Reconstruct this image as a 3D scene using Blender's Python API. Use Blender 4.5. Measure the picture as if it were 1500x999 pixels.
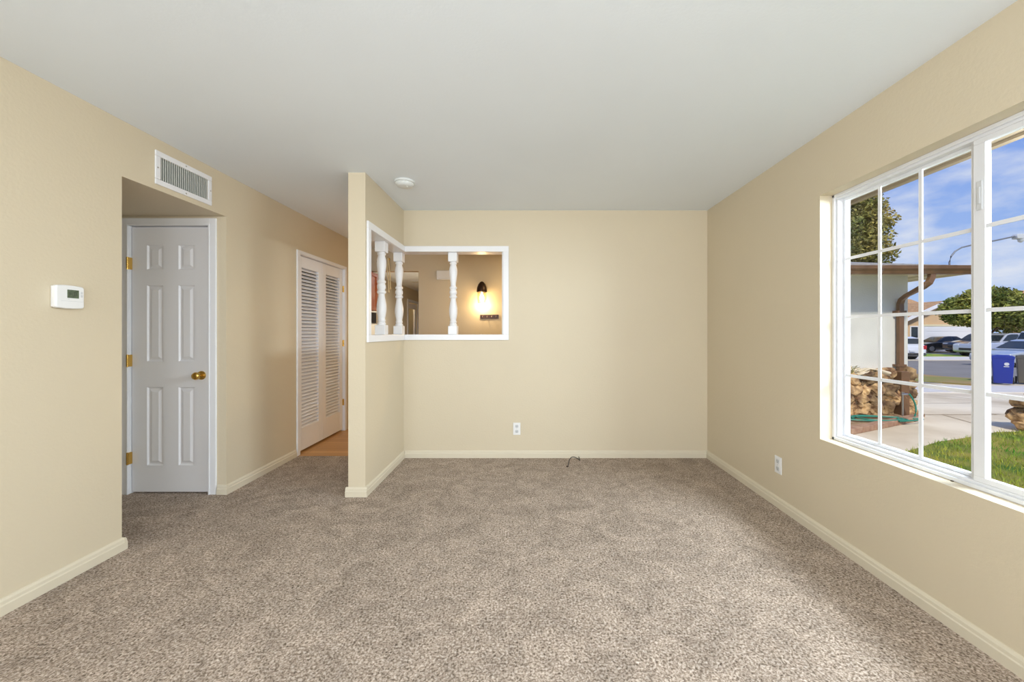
import bpy, bmesh, math, random
from mathutils import Vector, Matrix, noise as mnoise
random.seed(7)
C = bpy.context.scene.collection
S = bpy.context.scene
for o in list(bpy.data.objects): bpy.data.objects.remove(o)

# ---------------------------------------------------------------- camera
CAMH = 1.235; F = 560.0
cd = bpy.data.cameras.new('camera'); cam = bpy.data.objects.new('camera', cd); C.objects.link(cam)
cam.location = (0, 0, CAMH); cam.rotation_euler = (math.pi/2, 0, 0)
cd.sensor_width = 36; cd.lens = F/1500*36
cd.shift_x = (750-772)/1500; cd.shift_y = (487-499.5)/1500
cd.clip_start = 0.02; cd.clip_end = 400
S.camera = cam
S.view_settings.view_transform = 'Standard'; S.view_settings.look = 'None'
S.view_settings.exposure = 0.0; S.view_settings.gamma = 1; S.view_settings.use_curve_mapping = False

# ---------------------------------------------------------------- world
W = bpy.data.worlds.new('sky'); S.world = W; W.use_nodes = True
nt = W.node_tree; nt.nodes.clear()
def N(t, **k):
    n = nt.nodes.new(t)
    for a, b in k.items(): setattr(n, a, b)
    return n
L = lambda a, b: nt.links.new(a, b)
tc = N('ShaderNodeTexCoord'); sep = N('ShaderNodeSeparateXYZ'); L(tc.outputs['Generated'], sep.inputs[0])
grad = N('ShaderNodeValToRGB'); L(sep.outputs['Z'], grad.inputs[0])
e = grad.color_ramp.elements
e[0].position = 0.0; e[0].color = (.46, .62, .92, 1); e[1].position = 0.45; e[1].color = (.12, .27, .80, 1)
mp = N('ShaderNodeMapping'); mp.inputs['Scale'].default_value = (1.0, 1.0, 2.6); mp.inputs['Location'].default_value = (0.35, 0.1, 0.0)
L(tc.outputs['Generated'], mp.inputs[0])
nz = N('ShaderNodeTexNoise'); nz.inputs['Scale'].default_value = 3.4; nz.inputs['Detail'].default_value = 8; nz.inputs['Roughness'].default_value = .58
L(mp.outputs[0], nz.inputs['Vector'])
cr = N('ShaderNodeValToRGB'); cr.color_ramp.elements[0].position = .51; cr.color_ramp.elements[1].position = .68
cr.color_ramp.elements[0].color = (0, 0, 0, 1); cr.color_ramp.elements[1].color = (.9, .9, .9, 1)
L(nz.outputs[0], cr.inputs[0])
mx = N('ShaderNodeMixRGB'); L(cr.outputs[0], mx.inputs[0]); L(grad.outputs[0], mx.inputs[1]); mx.inputs[2].default_value = (.80, .83, .92, 1)
bg = N('ShaderNodeBackground'); bg.inputs[1].default_value = 1.0; L(mx.outputs[0], bg.inputs[0])
wo = N('ShaderNodeOutputWorld'); L(bg.outputs[0], wo.inputs[0])

# ---------------------------------------------------------------- sun and large lights
def light(name, kind, loc, power, color=(1, 1, 1), rot=None, size=None, target=None, **k):
    d = bpy.data.lights.new(name, kind); d.energy = power; d.color = color
    for a, b in k.items(): setattr(d, a, b)
    if kind == 'AREA': d.shape = 'RECTANGLE'; d.size, d.size_y = size
    o = bpy.data.objects.new(name, d); C.objects.link(o); o.location = loc
    if target is not None: o.rotation_euler = (Vector(target)-Vector(loc)).to_track_quat('-Z', 'Y').to_euler()
    elif rot: o.rotation_euler = rot
    return o
light('sun', 'SUN', (0, 0, 20), 3.2, (1, .93, .80), target=(1.6, 9.0, 10.5), angle=math.radians(5))
# added area lamps: a sky stand-in outside the visible window, fills behind the camera
light('window_fill', 'AREA', (2.80, 1.30, 1.98), 108, (.80, .91, 1.0), size=(1.1, .5), target=(-1.2, 2.5, -.4))  # unseen added panel outside the glass, standing in for sky light
light('side_fill', 'AREA', (1.70, -1.1, 1.45), 46, (.88, .96, 1.0), size=(1.45, 1.5), target=(-1.5, 0.6, 1.1))  # added fill by the right wall, lifts the left wall and door
light('rear_fill', 'AREA', (-1.3, -3.25, 1.35), 118, (.90, .97, 1.0), size=(2.4, 1.7), target=(2.0, .2, 2.1))  # added fill at the rear, angled towards the right wall and ceiling
light('ceiling_fill', 'AREA', (-.3, -1.2, 1.15), 27, (.96, .98, 1.0), size=(.7, .7), target=(.2, .1, 2.6))  # added upward fill behind the camera, brightens the ceiling
light('recess_fill', 'AREA', (0.9, -.9, 2.30), 18, (1, .98, .95), size=(.6, .6), target=(-2.4, 2.9, .9))  # added fill aimed at the door recess, no known fixture there
light('window_sky', 'AREA', (1.99, 1.59, 1.33), 1, size=(1.45, 1.45), target=(0, 1.59, 1.33)).data.cycles.is_portal = True
light('dining_fill', 'AREA', (0.4, 4.7, 2.40), 17, (1, .74, .38), size=(.4, .4), target=(0.4, 4.7, 0))  # added warm fill for the tan wall, not a visible fixture
light('kitchen_fill', 'AREA', (-2.2, 7.6, 2.30), 40, (.92, .96, 1.0), size=(.9, .5), target=(-2.2, 7.6, 0))  # added fill that brightens the kitchen beyond, no fixture modelled

# ---------------------------------------------------------------- materials
def mat(name, col, rough=.6, metal=0, var=0, vscale=8, bump=0, bscale=200, bdist=.002, spec=.5, col2=None, emis=None, coat=0, sheen=0, detail=4, island=0):
    m = bpy.data.materials.new(name); m.use_nodes = True
    t = m.node_tree; p = t.nodes['Principled BSDF']
    p.inputs['Base Color'].default_value = (*col, 1); p.inputs['Roughness'].default_value = rough
    p.inputs['Metallic'].default_value = metal; p.inputs['Specular IOR Level'].default_value = spec
    if coat: p.inputs['Coat Weight'].default_value = coat
    if sheen: p.inputs['Sheen Weight'].default_value = sheen
    co = t.nodes.new('ShaderNodeTexCoord')
    if var or col2:
        n = t.nodes.new('ShaderNodeTexNoise'); n.inputs['Scale'].default_value = vscale; n.inputs['Detail'].default_value = detail
        t.links.new(co.outputs['Object'], n.inputs['Vector'])
        r = t.nodes.new('ShaderNodeValToRGB')
        r.color_ramp.elements[0].position = .35; r.color_ramp.elements[1].position = .65
        c2 = col2 or tuple(min(1, c*(1+var)) for c in col); c1 = col if col2 else tuple(c*(1-var) for c in col)
        r.color_ramp.elements[0].color = (*c1, 1); r.color_ramp.elements[1].color = (*c2, 1)
        t.links.new(n.outputs[0], r.inputs[0]); out = r.outputs[0]
        if island:
            g = t.nodes.new('ShaderNodeNewGeometry'); h = t.nodes.new('ShaderNodeHueSaturation')
            mr = t.nodes.new('ShaderNodeMapRange'); mr.inputs['To Min'].default_value = 1-island; mr.inputs['To Max'].default_value = 1+island
            t.links.new(g.outputs['Random Per Island'], mr.inputs[0]); t.links.new(mr.outputs[0], h.inputs['Value']); t.links.new(out, h.inputs['Color']); out = h.outputs[0]
        t.links.new(out, p.inputs['Base Color'])
    if bump:
        n = t.nodes.new('ShaderNodeTexNoise'); n.inputs['Scale'].default_value = bscale; n.inputs['Detail'].default_value = 3
        t.links.new(co.outputs['Object'], n.inputs['Vector'])
        b = t.nodes.new('ShaderNodeBump'); b.inputs['Strength'].default_value = bump; b.inputs['Distance'].default_value = bdist
        t.links.new(n.outputs[0], b.inputs['Height']); t.links.new(b.outputs[0], p.inputs['Normal'])
    if emis: p.inputs['Emission Color'].default_value = (*emis[0], 1); p.inputs['Emission Strength'].default_value = emis[1]
    return m

M = {}
M['wall'] = mat('beige_wall_paint', (.660, .572, .422), .55, var=.012, vscale=1.2, bump=.22, bscale=70, bdist=.004)
M['ceiling'] = mat('ceiling_paint', (.82, .88, .94), .8, var=.01, vscale=1.5, bump=.15, bscale=90, bdist=.003)
M['base'] = mat('baseboard_paint', (.69, .62, .485), .4, bump=.03)
M['white'] = mat('white_gloss_paint', (.84, .84, .86), .32, bump=.03, bscale=60)
M['door'] = mat('door_paint', (.87, .87, .90), .38, bump=.05, bscale=90)
M['vinyl'] = mat('white_vinyl', (.78, .79, .82), .28)
M['plastic'] = mat('white_plastic', (.83, .83, .83), .35)
M['offplastic'] = mat('pale_grey_plastic', (.62, .63, .64), .4)
M['lcd'] = mat('lcd_screen', (.10, .13, .08), .25, var=.25, vscale=60)
M['brass'] = mat('brass', (.72, .47, .13), .22, metal=1)
M['steel'] = mat('steel', (.55, .53, .50), .35, metal=1)
M['bronze'] = mat('dark_bronze', (.045, .025, .018), .35, metal=.6)
M['black'] = mat('black_rubber', (.015, .015, .016), .6)
M['detector'] = mat('aged_white_plastic', (.72, .74, .73), .5)
M['dark'] = mat('dark_void', (.04, .04, .042), .9)
M['cabinet'] = mat('cherry_wood', (.50, .11, .02), .35, col2=(.64, .19, .045), vscale=3)
M['wood_dark'] = mat('dark_wood', (.045, .016, .008), .4)
M['cord'] = mat('cream_cord', (.80, .70, .45), .8)
M['stucco'] = mat('white_stucco', (.70, .69, .63), .9, var=.05, vscale=2, bump=.5, bscale=60, bdist=.01)
M['soffit'] = mat('cream_soffit', (.72, .66, .46), .8)
M['gutter'] = mat('brown_metal_gutter', (.18, .092, .042), .45, var=.15, vscale=6)
M['shingle'] = mat('grey_shingle', (.25, .24, .22), .95, col2=(.42, .40, .37), vscale=12, bump=.6, bscale=30, bdist=.02)
M['eave'] = mat('tan_painted_eave', (.30, .22, .14), .8)
M['stone'] = mat('field_stone', (.14, .065, .028), .9, col2=(.60, .40, .19), vscale=7, detail=8, bump=.9, bscale=18, bdist=.03, island=.55)
M['mortar'] = mat('mortar', (.34, .24, .14), .95, var=.2, vscale=9)
M['soil'] = mat('dry_soil', (.27, .16, .08), 1, col2=(.45, .30, .17), vscale=9, bump=.6, bscale=40, bdist=.02)
M['brick'] = mat('red_edging_block', (.32, .165, .10), .9, col2=(.47, .30, .19), vscale=8, bump=.5, bscale=40, bdist=.01)
M['concrete'] = mat('concrete_paving', (.60, .49, .33), .95, col2=(.86, .76, .58), vscale=.8, bump=.3, bscale=40, bdist=.005, detail=9)
M['concrete_pale'] = mat('pale_concrete', (.70, .66, .60), .95, var=.06, vscale=2, detail=8)
M['asphalt'] = mat('asphalt', (.24, .222, .20), .95, var=.08, vscale=1, detail=8)
M['lawn'] = mat('lawn_ground', (.04, .14, .004), 1, col2=(.34, .28, .05), vscale=1.6, detail=8)
M['dryverge'] = mat('dry_verge', (.40, .25, .11), 1, col2=(.24, .26, .06), vscale=.9, detail=9)
M['blade'] = mat('grass_blade', (.05, .27, .004), .7, col2=(.40, .40, .045), vscale=1.4, detail=6, island=.3)
M['leaf'] = mat('broad_leaf', (.11, .16, .02), .7, col2=(.34, .33, .06), vscale=.9, island=.5)
M['needle'] = mat('conifer_foliage', (.13, .17, .03), .8, col2=(.42, .32, .08), vscale=.8, island=.5)
M['bark'] = mat('bark', (.16, .10, .06), .95, var=.3, vscale=9, bump=.6, bscale=20, bdist=.03)
M['hose'] = mat('green_hose', (.02, .22, .15), .5)
M['housewall'] = mat('peach_stucco', (.66, .46, .27), .9, var=.03, vscale=1)
M['rooftile'] = mat('orange_brown_shingle', (.42, .235, .105), .95, col2=(.56, .34, .17), vscale=5, detail=8)
M['garage'] = mat('white_garage_door', (.74, .77, .83), .5)
M['binblue'] = mat('blue_bin_plastic', (.012, .035, .32), .4)
M['bingrey'] = mat('grey_brown_bin_plastic', (.12, .11, .09), .5)
M['carwhite'] = mat('white_car_paint', (.72, .74, .78), .25, coat=1)
M['carsilver'] = mat('silver_car_paint', (.55, .55, .55), .25, metal=.3, coat=1)
M['carblue'] = mat('silver_blue_car_paint', (.48, .53, .58), .25, metal=.3, coat=1)
M['cardark'] = mat('charcoal_car_paint', (.03, .032, .04), .22, coat=1)
M['carglass'] = mat('car_glass', (.02, .028, .035), .08)
M['tyre'] = mat('tyre', (.02, .02, .02), .8)
M['alloy'] = mat('alloy_wheel', (.5, .5, .52), .35, metal=.7)
M['red'] = mat('red_lamp_lens', (.45, .02, .02), .2)
M['clear'] = mat('headlamp_lens', (.7, .72, .75), .15)
M['pole'] = mat('galvanised_pole', (.23, .24, .26), .5, metal=.4)
M['metalgrey'] = mat('vent_interior', (.10, .105, .10), .7)
M['vane'] = mat('vent_vane', (.72, .74, .70), .5)
M['bulb'] = mat('frosted_bulb', (1, .9, .7), .4, emis=((1, .74, .40), 14))

def glass(name, fac=.045, tint=(1, 1, 1)):
    m = bpy.data.materials.new(name); m.use_nodes = True; t = m.node_tree; t.nodes.clear()
    a = t.nodes.new('ShaderNodeBsdfTransparent'); a.inputs[0].default_value = (*tint, 1)
    g = t.nodes.new('ShaderNodeBsdfGlossy'); g.inputs['Roughness'].default_value = .01
    x = t.nodes.new('ShaderNodeMixShader'); x.inputs[0].default_value = fac
    o = t.nodes.new('ShaderNodeOutputMaterial')
    t.links.new(a.outputs[0], x.inputs[1]); t.links.new(g.outputs[0], x.inputs[2]); t.links.new(x.outputs[0], o.inputs[0])
    return m
M['glass'] = glass('window_glass', .010, (.985, .99, .985))
M['shade'] = glass('clear_shade_glass', .12, (1, .97, .9))

def carpet_mat():
    m = bpy.data.materials.new('cut_pile_carpet'); m.use_nodes = True; t = m.node_tree; p = t.nodes['Principled BSDF']
    co = t.nodes.new('ShaderNodeTexCoord')
    def noise(scale, detail, rough=.5, dist=0):
        n = t.nodes.new('ShaderNodeTexNoise'); n.inputs['Scale'].default_value = scale; n.inputs['Detail'].default_value = detail
        n.inputs['Roughness'].default_value = rough; n.inputs['Distortion'].default_value = dist
        t.links.new(co.outputs['Object'], n.inputs['Vector']); return n
    fine = noise(110, 3, .6, .6)
    r = t.nodes.new('ShaderNodeValToRGB'); r.color_ramp.interpolation = 'LINEAR'
    el = r.color_ramp.elements
    el[0].position = .30; el[0].color = (.105, .079, .060, 1)
    el[1].position = .72; el[1].color = (.74, .65, .575, 1)
    x = el.new(.43); x.color = (.295, .228, .176, 1)
    x = el.new(.55); x.color = (.505, .41, .335, 1)
    t.links.new(fine.outputs[0], r.inputs[0])
    big = noise(5.5, 6, .65, 1.4)
    mr = t.nodes.new('ShaderNodeMapRange'); mr.inputs['From Min'].default_value = .36; mr.inputs['From Max'].default_value = .64
    mr.inputs['To Min'].default_value = .80; mr.inputs['To Max'].default_value = 1.14
    t.links.new(big.outputs[0], mr.inputs[0])
    h = t.nodes.new('ShaderNodeHueSaturation'); t.links.new(mr.outputs[0], h.inputs['Value']); t.links.new(r.outputs[0], h.inputs['Color'])
    t.links.new(h.outputs[0], p.inputs['Base Color'])
    p.inputs['Roughness'].default_value = 1; p.inputs['Specular IOR Level'].default_value = .05
    b = t.nodes.new('ShaderNodeBump'); b.inputs['Strength'].default_value = .7; b.inputs['Distance'].default_value = .010
    t.links.new(fine.outputs[0], b.inputs['Height']); t.links.new(b.outputs[0], p.inputs['Normal'])
    return m
M['carpet'] = carpet_mat()

def plank_mat():
    m = bpy.data.materials.new('oak_plank_floor'); m.use_nodes = True; t = m.node_tree; p = t.nodes['Principled BSDF']
    co = t.nodes.new('ShaderNodeTexCoord'); b = t.nodes.new('ShaderNodeTexBrick')
    b.inputs['Scale'].default_value = 1; b.inputs['Brick Width'].default_value = .9; b.inputs['Row Height'].default_value = .085
    b.inputs['Mortar Size'].default_value = .0015
    b.inputs['Color1'].default_value = (.50, .24, .07, 1); b.inputs['Color2'].default_value = (.62, .33, .11, 1); b.inputs['Mortar'].default_value = (.2, .09, .03, 1)
    t.links.new(co.outputs['Object'], b.inputs['Vector']); t.links.new(b.outputs[0], p.inputs['Base Color']); p.inputs['Roughness'].default_value = .35
    return m
M['plank'] = plank_mat()

# ---------------------------------------------------------------- mesh helpers
class MB:
    def __init__(s): s.v = []; s.f = []
    def add(s, vs, fs):
        n = len(s.v); s.v += [tuple(v) for v in vs]; s.f += [tuple(i+n for i in f) for f in fs]; return s
    def box(s, x0, x1, y0, y1, z0, z1):
        return s.add([(x0,y0,z0),(x1,y0,z0),(x1,y1,z0),(x0,y1,z0),(x0,y0,z1),(x1,y0,z1),(x1,y1,z1),(x0,y1,z1)],
                     [(0,3,2,1),(4,5,6,7),(0,1,5,4),(1,2,6,5),(2,3,7,6),(3,0,4,7)])
    def lathe(s, prof, n=20, origin=(0,0,0), axis='Z'):
        vs = []; fs = []
        for r, z in prof:
            for k in range(n):
                a = 2*math.pi*k/n; p = (r*math.cos(a), r*math.sin(a), z)
                if axis == 'X': p = (p[2], p[0], p[1])
                if axis == 'Y': p = (p[0], -p[2], p[1]) if True else p
                vs.append(tuple(p[i]+origin[i] for i in range(3)))
        for j in range(len(prof)-1):
            for k in range(n):
                fs.append((j*n+k, j*n+(k+1)%n, (j+1)*n+(k+1)%n, (j+1)*n+k))
        fs.append(tuple(range(n))[::-1]); fs.append(tuple((len(prof)-1)*n+k for k in range(n)))
        return s.add(vs, fs)
    def tube(s, pts, r, n=10):
        pts = [Vector(p) for p in pts]; vs = []; fs = []
        for i, p in enumerate(pts):
            d = (pts[min(i+1, len(pts)-1)]-pts[max(i-1, 0)]).normalized()
            up = Vector((0,0,1)) if abs(d.z) < .9 else Vector((1,0,0))
            a = d.cross(up).normalized(); b = d.cross(a)
            rr = r[i] if isinstance(r, (list, tuple)) else r
            for k in range(n):
                t = 2*math.pi*k/n; vs.append(p+a*math.cos(t)*rr+b*math.sin(t)*rr)
        for i in range(len(pts)-1):
            for k in range(n): fs.append((i*n+k, i*n+(k+1)%n, (i+1)*n+(k+1)%n, (i+1)*n+k))
        fs.append(tuple(range(n))[::-1]); fs.append(tuple((len(pts)-1)*n+k for k in range(n)))
        return s.add(vs, fs)
    def prism(s, poly, a, b, axis='Y'):   # poly in the two other axes, extruded a..b
        n = len(poly)
        def P(u, v, w): return {'Y': (u, w, v), 'X': (w, u, v), 'Z': (u, v, w)}[axis]
        vs = [P(u, v, a) for u, v in poly]+[P(u, v, b) for u, v in poly]
        fs = [tuple(range(n))[::-1], tuple(range(n, 2*n))]+[(i, (i+1)%n, n+(i+1)%n, n+i) for i in range(n)]
        return s.add(vs, fs)
    def build(s, name, m, parent=None, loc=None, bevel=0, smooth=False, seg=2, solid=0):
        me = bpy.data.meshes.new(name); me.from_pydata(s.v, [], s.f)
        bm = bmesh.new(); bm.from_mesh(me); bmesh.ops.recalc_face_normals(bm, faces=bm.faces)
        bm.to_mesh(me); bm.free()
        o = bpy.data.objects.new(name, me); C.objects.link(o)
        me.materials.append(M[m] if isinstance(m, str) else m)
        if parent: o.parent = parent
        if loc: o.location = loc
        if smooth:
            for p in me.polygons: p.use_smooth = True
            me.set_sharp_from_angle(angle=math.radians(50))
        if bevel:
            b = o.modifiers.new('bevel', 'BEVEL'); b.width = bevel; b.segments = seg; b.limit_method = 'ANGLE'; b.angle_limit = math.radians(40)
        return o
def tag(o, label, cat, group=None, kind=None):
    o['label'] = label; o['category'] = cat
    if group: o['group'] = group
    if kind: o['kind'] = kind
    return o
def empty(name, loc, label, cat, group=None, kind=None, rz=0):
    o = bpy.data.objects.new(name, None); C.objects.link(o); o.location = loc; o.rotation_euler = (0, 0, rz); o.empty_display_size = .05
    return tag(o, label, cat, group, kind)
def struct(o, label, cat): return tag(o, label, cat, kind='structure')
def rel(mb, loc):    # shift world-coordinate geometry so it sits under an empty at loc
    mb.v = [(x-loc[0], y-loc[1], z-loc[2]) for x, y, z in mb.v]; return mb

# ================================================================ room shell
XL, XR, YB, H = -2.30, 1.78, 3.774, 2.44
PX0, PX1, PY0 = -1.347, -1.218, 2.88
YREAR = -3.4
struct(MB().box(-3.3, XR, YREAR, 3.82, -.12, 0).build('floor', 'carpet'), 'beige brown cut pile carpet covering the living room floor', 'carpet')
struct(MB().box(-3.9, XR, 3.82, 12.2, -.12, 0).build('floor_hall', 'plank'), 'honey oak plank floor past the carpet edge by the louvered doors', 'floor')
struct(MB().box(-3.9, XR+.13, YREAR-.15, 12.2, H, H+.14).build('ceiling', 'ceiling'), 'flat off-white ceiling above the carpeted room', 'ceiling')

# left wall with recess and closet opening
wl = MB()
wl.box(XL-.12, XL, YREAR, 2.17, 0, H)
wl.box(-3.32, XL-.12, 2.05, 2.17, 0, H)
# dropped soffit of the recess, with the hole for the air register
wl.box(-3.32, XL-.04, 2.17, 2.923, 2.122, H); VY0, VY1, VZ0, VZ1 = 2.393, 2.748, 2.189, 2.332
wl.box(XL-.04, XL, 2.17, VY0, 2.122, H); wl.box(XL-.04, XL, VY1, 2.923, 2.122, H); wl.box(XL-.04, XL, VY0, VY1, 2.122, VZ0); wl.box(XL-.04, XL, VY0, VY1, VZ1, H)
wl.box(-3.32, -3.20, 2.17, 2.923, 0, 2.122)
wl.box(-3.32, -3.045, 2.923, 3.045, 0, H); wl.box(-2.42, XL, 2.923, 3.045, 0, H); wl.box(-3.045, -2.42, 2.923, 3.045, 2.055, H)
wl.box(XL-.12, XL, 3.045, 3.845, 0, H); wl.box(XL-.12, XL, 3.845, 4.822, 2.035, H); wl.box(XL-.12, XL, 4.822, 5.02, 0, H)
struct(wl.build('wall_left', 'wall'), 'beige left wall with a recess for the six panel door', 'wall')
struct(MB().box(-3.05, -2.95, 3.7, 5.02, 0, H).box(-2.95, -2.42, 4.93, 5.02, 0, H).build('wall_closet', 'wall'), 'beige wall behind the white louvered closet doors', 'wall')

# right wall with the seen window and an unseen opening added behind the camera for light
WY0, WY1, WZ0, WZ1 = .85, 2.323, .588, 2.065
wr = MB()
T = XR+.165
wr.box(XR, T, YREAR, -2.1, 0, H); wr.box(XR, T, -2.1, -.1, 0, .45); wr.box(XR, T, -2.1, -.1, 2.15, H)
wr.box(XR, T, -.1, WY0, 0, H); wr.box(XR, T, WY0, WY1, 0, WZ0); wr.box(XR, T, WY0, WY1, WZ1, H); wr.box(XR, T, WY1, 12.2, 0, H)
struct(wr.build('wall_right', 'wall'), 'beige right wall holding the white sliding window', 'wall')
struct(MB().box(-3.9, -1.9, YREAR-.15, YREAR, 0, H).box(1.3, XR, YREAR-.15, YREAR, 0, H).box(-1.9, 1.3, YREAR-.15, YREAR, 0, .4).box(-1.9, 1.3, YREAR-.15, YREAR, 2.2, H).build('wall_rear', 'wall'), 'beige rear wall behind the camera with a wide window opening', 'wall')

# back wall and short divider with the corner pass-through
OX1, OZ0, OZ1, OY0 = -.235, 1.215, 2.030, 2.955
wb = MB(); YB2 = YB+.118
wb.box(PX1, OX1, YB, YB2, 0, OZ0-.012); wb.box(PX1, OX1, YB, YB2, OZ1+.012, H); wb.box(OX1, XR, YB, YB2, 0, H)
struct(wb.build('wall_back', 'wall'), 'beige back wall with a wide pass-through opening on its left', 'wall')
wd = MB()
wd.box(PX0, PX1, PY0, YB2, 0, OZ0-.012); wd.box(PX0, PX1, PY0, YB2, OZ1+.012, H); wd.box(PX0, PX1, PY0, OY0, OZ0-.012, OZ1+.012)
struct(wd.build('wall_divider', 'wall'), 'short beige wall stub jutting out beside the louvered closet', 'wall')
# spaces beyond
WY = 5.5
struct(MB().box(-1.56, XR, WY, WY+.12, 0, H).box(-3.9, -1.56, WY, WY+.12, 2.12, H).build('wall_dining', 'wall'), 'tan wall behind the pass-through carrying the lit sconce', 'wall')
struct(MB().box(-3.32, -3.20, 5.9, 10.28, 0, H).box(-3.32, -3.20, 10.28, 11.15, 2.06, H).box(-3.32, -3.20, 11.15, 12.2, 0, H).box(-1.56, -1.44, 5.62, 12.2, 0, H)
       .box(-3.2, -1.56, 12.08, 12.2, 0, H).box(-3.9, -3.8, 5.02, 12.2, 0, H).box(-3.8, -3.32, 12.08, 12.2, 0, H).build('wall_kitchen', 'wall'), 'beige kitchen wall seen far through the pass-through', 'wall')
struct(MB().box(-2.66, -2.56, 5.02, 5.9, 0, H).box(-3.20, -2.66, 5.8, 5.9, 0, H).build('wall_cabinet', 'wall'), 'beige wall behind the cherry kitchen cabinet', 'wall')

# pass-through casing and lining
def passthrough():
    t = MB(); o = .055; th = .016
    # casing on the back wall
    t.box(PX1+th, OX1+o, YB-th, YB, OZ1, OZ1+o); t.box(PX1+th, OX1+o, YB-th, YB, OZ0-o, OZ0); t.box(OX1, OX1+o, YB-th, YB, OZ0, OZ1)
    # casing on the divider
    t.box(PX1, PX1+th, OY0-o, YB, OZ1, OZ1+o); t.box(PX1, PX1+th, OY0-o, YB, OZ0-o, OZ0); t.box(PX1, PX1+th, OY0-o, OY0, OZ0, OZ1)
    # linings (top, bottom, ends)
    for z0, z1 in ((OZ0-.012, OZ0), (OZ1, OZ1+.012)):
        t.box(PX1, OX1, YB, YB2, z0, z1); t.box(PX0, PX1, OY0, YB2, z0, z1)
    t.box(OX1-.012, OX1, YB, YB2, OZ0, OZ1); t.box(PX0, PX1, OY0, OY0+.012, OZ0, OZ1)
    # far-side casing
    t.box(PX0, OX1+o, YB2, YB2+th, OZ1, OZ1+o); t.box(PX0, OX1+o, YB2, YB2+th, OZ0-o, OZ0); t.box(OX1, OX1+o, YB2, YB2+th, OZ0, OZ1)
    return t
struct(passthrough().build('trim_1', 'white', bevel=.003), 'white painted casing framing the corner pass-through', 'trim')

# baseboards: two-step profile with a bevelled top
BP = [(0, 0), (.017, 0), (.017, .042), (.013, .047), (.012, .060), (.006, .070), (0, .072)]
def baseboard(segs):
    """segs: list of ((x,y),(x,y)) wall runs; the room lies to the left of the direction of travel"""
    m = MB()
    for a, b in segs:
        a, b = Vector(a), Vector(b); d = (b-a).normalized(); n = Vector((-d.y, d.x)); vs = []
        for p in (a, b):
            for u, z in BP: vs.append((p.x+n.x*u, p.y+n.y*u, z))
        k = len(BP)
        m.add(vs, [tuple(range(k)), tuple(range(k, 2*k))]+[(i, (i+1)%k, k+(i+1)%k, k+i) for i in range(k)])
    return m
struct(baseboard([((XL, 2.17), (XL, YREAR)), ((-3.2, 2.17), (XL+.017, 2.17))]).build('baseboard_left', 'base'), 'cream baseboard along the near left wall', 'baseboard')
struct(baseboard([((XL, 3.795), (XL, 2.923)), ((XL+.017, 2.923), (-2.362, 2.923))]).build('baseboard_hall', 'base'), 'cream baseboard between the six panel door and the louvered doors', 'baseboard')
struct(baseboard([((PX1, YB), (PX1, PY0)), ((PX1+.017, PY0), (PX0-.017, PY0)), ((PX0, PY0), (PX0, YB2))]).build('baseboard_divider', 'base'), 'cream baseboard wrapping the end of the short wall stub', 'baseboard')
struct(baseboard([((XR, YB), (PX1+.017, YB))]).build('baseboard_back', 'base'), 'cream baseboard along the back wall', 'baseboard')
struct(baseboard([((XR, YREAR), (XR, YB))]).build('baseboard_right', 'base'), 'cream baseboard along the right wall below the window', 'baseboard')

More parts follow.
